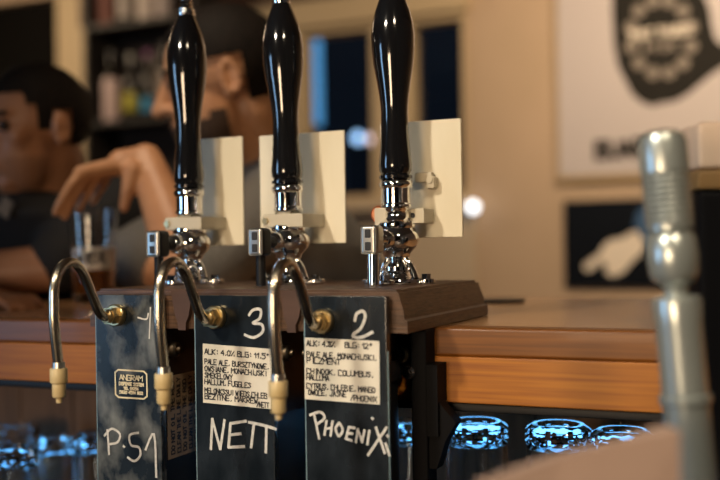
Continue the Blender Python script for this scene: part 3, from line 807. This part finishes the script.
m1 = [(70, 186, 1.595), (80, 187, 1.612), (93, 185, 1.636), (104, 183, 1.665)]
m2 = [(61, 201, 1.592), (71, 203, 1.605), (84, 198, 1.63), (97, 194, 1.66)]
tp = [(55, 213, 1.598), (65, 217, 1.607), (78, 210, 1.632), (92, 203, 1.66)]
fg = [tuple(aD(*q) for q in t) for t in zip(kn, m1, m2, tp)]
hand(body, wr, aD(121, 163, 1.66), fg, (aD(132, 170, 1.64), aD(128, 188, 1.635), aD(124, 208, 1.64)))
lw = rwr
dd = (Rv*.9-V((0, .3, 0))).normalized(); lay_hand(rwr, dd)
legs(body, hip, (0.3, 1, 0), (-1, -.2, 0))
for s in (-1, 1):
    a_ = V((.3, 1, 0)).normalized()*s*.10
    body.limb([(V((hip.x+.03, hip.y, .045))+a_, .04), (V((hip.x-.14, hip.y-.03, .04))+a_, .035)])
melt(body, 'body', SKIN, pr2, .0044, 4)
sh2 = B(); torso(sh2, rings2(.012)); sh2.limb([(Ls, .078), (Ls.lerp(el, .93), .060)]); sh2.limb([(Rs, .078), (Rs.lerp(rel, .6), .072), (rel, .064)])
sh2.limb([(nb+V((0, 0, -.05)), .085), (Ls.lerp(chest, .2)+V((0, 0, .015)), .07)]); sh2.limb([(nb+V((0, 0, -.05)), .085), (Rs.lerp(chest, .2)+V((0, 0, .015)), .07)])
melt(sh2, 't_shirt', TEEG, pr2, .008, 5)
trousers(hip, (0.3, 1, 0), (-1, -.2, 0), pr2)
hk2 = lambda x, y, z: (z > .085 and x < .075) or (x < .052-.2*abs(z-.03) and z > .03) or (x < -.035 and z > -.05)
scalp('hair', M2, pr2, HAIR, hk2, ((-.012, 0, .033), (.106, .082, .098)), .012)
scalp('beard', M2, pr2, BEARD, lambda x, y, z: z < -.045 and (z < -.058 or x < .035) and x > .005 and not (-.068 < z < -.05 and abs(y) < .02), ((.034, 0, -.044), (.067, .064, .082)), .008)
B().limb([(M2 @ V((.096, .020, -.042)), .006), (M2 @ V((.101, 0, -.040)), .006), (M2 @ V((.096, -.020, -.042)), .006)]).build('moustache', BEARD, pr2)
eb_ = B()
for s in (1, -1): eb_.limb([(M2 @ V((.088, s*.014, .030)), .0055), (M2 @ V((.083, s*.045, .031)), .0045)])
eb_.build('eyebrows', HAIR, pr2)
for s in (1, -1): B().ball(M2 @ V((.078, s*.031, .008)), .011).build('eye', EYEM, pr2)

# ------------------------------------------------------------------ bottle shelf on the back wall
sx0, sx1, sy = aY(101, 60, 4.02).x, aY(205, 60, 4.02).x, 4.02
zs1 = aY(130, 122, sy).z; zs2 = aY(130, 26, sy).z; zs0 = zs1-.40
sf = tag(empty('bottle_shelf', (sx0, YW-.001, zs0)), 'dark wooden wall shelf holding bottles behind the guests', 'shelf')
B().box((sx0, YW-.03, zs0), (sx1, YW-.002, zs2+.52)).build('back_board', mat('shelf_brown', (.055, .04, .032), .6), sf)
for z in (zs0, zs1, zs2): B().box((sx0, sy-.11, z-.025), (sx1, YW-.031, z-.001), .003).build('shelf_board', DARKW, sf)
B().box((sx0-.02, sy-.11, zs0-.02), (sx0-.001, YW-.002, zs2+.52), .003).build('side_board', DARKW, sf)
B().box((sx1+.001, sy-.11, zs0-.02), (sx1+.02, YW-.002, zs2+.52), .003).build('side_board', DARKW, sf)
DG = mat('dark_bottle_glass', (.012, .010, .008), .12)
def bottle(px, zbase, h, r, lc, lab, lz=(.2, .55), cap=(.02, .02, .02)):
    x = aY(px, 80, sy).x
    rt = tag(empty('bottle', (x, sy, zbase)), lab, 'bottle', 'bottles on the wall shelf')
    M = Mx.Translation((x, sy, zbase))
    B().lathe([(0, .0005), (r*.9, .0005), (r, .006), (r, h*.60), (r*.8, h*.68), (r*.38, h*.76), (r*.36, h*.93), (0, h*.93)], M, 24, cap=False).build('bottle_body', DG, rt)
    B().lathe([(r*1.01, h*lz[0]), (r*1.02, h*lz[0]+.001), (r*1.02, h*lz[1]), (r*1.01, h*lz[1])], M, 24, cap=False).build('label', mat('bottle_label', lc, .6), rt)
    B().lathe([(r*.4, h*.90), (r*.42, h*.90), (r*.42, h), (0, h)], M, 16, cap=False).build('bottle_cap', mat('cap', cap, .4), rt)
bottle(112, zs1, .36, .046, (.50, .38, .36), 'shelf bottle with a large pale pink label, nearest the cream post', (.02, .60))
bottle(131, zs1, .33, .036, (.40, .36, .05), 'shelf bottle with a yellow label, second from the cream post', (.15, .42), (.3, .3, .28))
bottle(148, zs1, .34, .036, (.05, .24, .42), 'shelf bottle with a bright blue label beside the bearded face', (.12, .32), (.16, .02, .14))
bottle(165, zs1, .37, .036, (.30, .24, .20), 'shelf bottle with a beige label mostly behind the bearded face', (.2, .6))
bottle(127, zs2, .34, .042, (.34, .30, .27), 'upper shelf bottle with a grey label, left one', (.1, .5))
bottle(148, zs2, .36, .046, (.52, .45, .40), 'upper shelf bottle with a wide off white label, middle one', (.03, .62))
bottle(166, zs2, .36, .046, (.38, .32, .30), 'upper shelf bottle with a dull grey label, right one', (.03, .62))
x = aY(109, 20, sy).x
tag(B().box((x-.045, sy-.05, zs2+.0005), (x+.045, sy+.05, zs2+.26), .004).build('carton', mat('red_brown_card', (.10, .028, .018), .7)), 'dark red brown carton standing on the upper bottle shelf', 'box')

# ------------------------------------------------------------------ foreground at right, out of focus
wk = B().box((-.12, .20, .80), (.75, .995, .84), .006).build('work_counter', DARKW)
tag(wk, 'dark work counter at the bottom right under the foreground tap', 'counter')
ZK = .8405
c = aD(671, 240, .78)
sz = lambda py: EYE+(243-py)*.78e-3
tp_ = tag(empty('chrome_tap', (c.x, c.y, ZK)), 'tall blurred chrome tap column in the right foreground', 'beer tap')
Mt = Mx.Translation((c.x, c.y, sz(240))) @ Mx.Rotation(math.radians(4.2), 4, V((Fv.x, Fv.y, 0)).normalized()*-1) @ Mx.Translation((0, 0, -sz(240)))
CH2 = mat('pale_chrome', (.52, .57, .55), .27, .7)
K_ = 1.10
def tl_(pr): return [(r*K_, z) for r, z in pr]
B().lathe(tl_([(.0, sz(131)), (.010, sz(132)), (.0155, sz(137)), (.0172, sz(145)), (.0172, sz(172))]+[(.0172-(.0012 if k % 2 else 0), sz(173+k*3)) for k in range(18)]+[(.0165, sz(229)), (.0165, sz(230))]), Mt, 36).build('ribbed_cap', CH2, tp_)
B().lathe(tl_([(.012, sz(230)), (.014, sz(233)), (.0172, sz(240)), (.018, sz(258)), (.0172, sz(276)), (.014, sz(284)), (.009, sz(288)), (.008, sz(297))]), Mt, 36).build('round_collar', CH2, tp_)
B().lathe(tl_([(.010, sz(296)), (.0165, sz(299)), (.0175, sz(304)), (.0165, sz(325)), (.0165, sz(395)), (.0185, sz(397)), (.0185, sz(404)), (.0165, sz(406)), (.0165, sz(560)), (.0165, ZK+.004), (.0, ZK+.004)]), Mt, 36).build('column', CH2, tp_)
c = aD(728, 330, .90); sz2 = lambda py: EYE+(241-py)*.90e-3
tw = tag(empty('dispense_tower', (c.x, c.y, ZK)), 'tall dark tower with pale top and ochre band at the right edge', 'beer tower')
tw.rotation_euler = (0, 0, th)
Rt = Mx.Translation((c.x, c.y, 0)) @ Mx.Rotation(th, 4, 'Z')
B().box((-.034, -.03, ZK), (.05, .03, sz2(192)), .006, Rt).build('column', mat('tower_black', (.004, .004, .005), .6, spec=.1), tw)
B().box((-.035, -.031, sz2(191.5)), (.051, .031, sz2(172)), .003, Rt).build('band', BAND, tw)
B().box((-.034, -.03, sz2(171.5)), (.05, .03, sz2(125)), .006, Rt).build('cap', CAP, tw)
# pale card leaning in the foreground
D = .60
q = [aD(px, py, d_) for px, py, d_ in ((476, 486, .58), (560, 457, .60), (620, 442, .61), (668, 428, .62), (680, 431, .62))]
cd = B()
poly = [(a_.x, a_.y, a_.z) for a_ in q]
base = [(a_.x, a_.y, ZK) for a_ in (q[-1], q[0])]
vs = poly+base; nrm = Fv*.012
k_ = len(vs)
cd.add([V(v) for v in vs]+[V(v)+V((nrm.x, nrm.y, 0)) for v in vs], [tuple(range(k_)), tuple(range(k_, 2*k_))[::-1]]+[(i, (i+1) % k_, k_+(i+1) % k_, k_+i) for i in range(k_)])
tag(cd.build('menu_card', PINK, smooth=0), 'blurred pale pink card standing at the bottom right foreground', 'card')
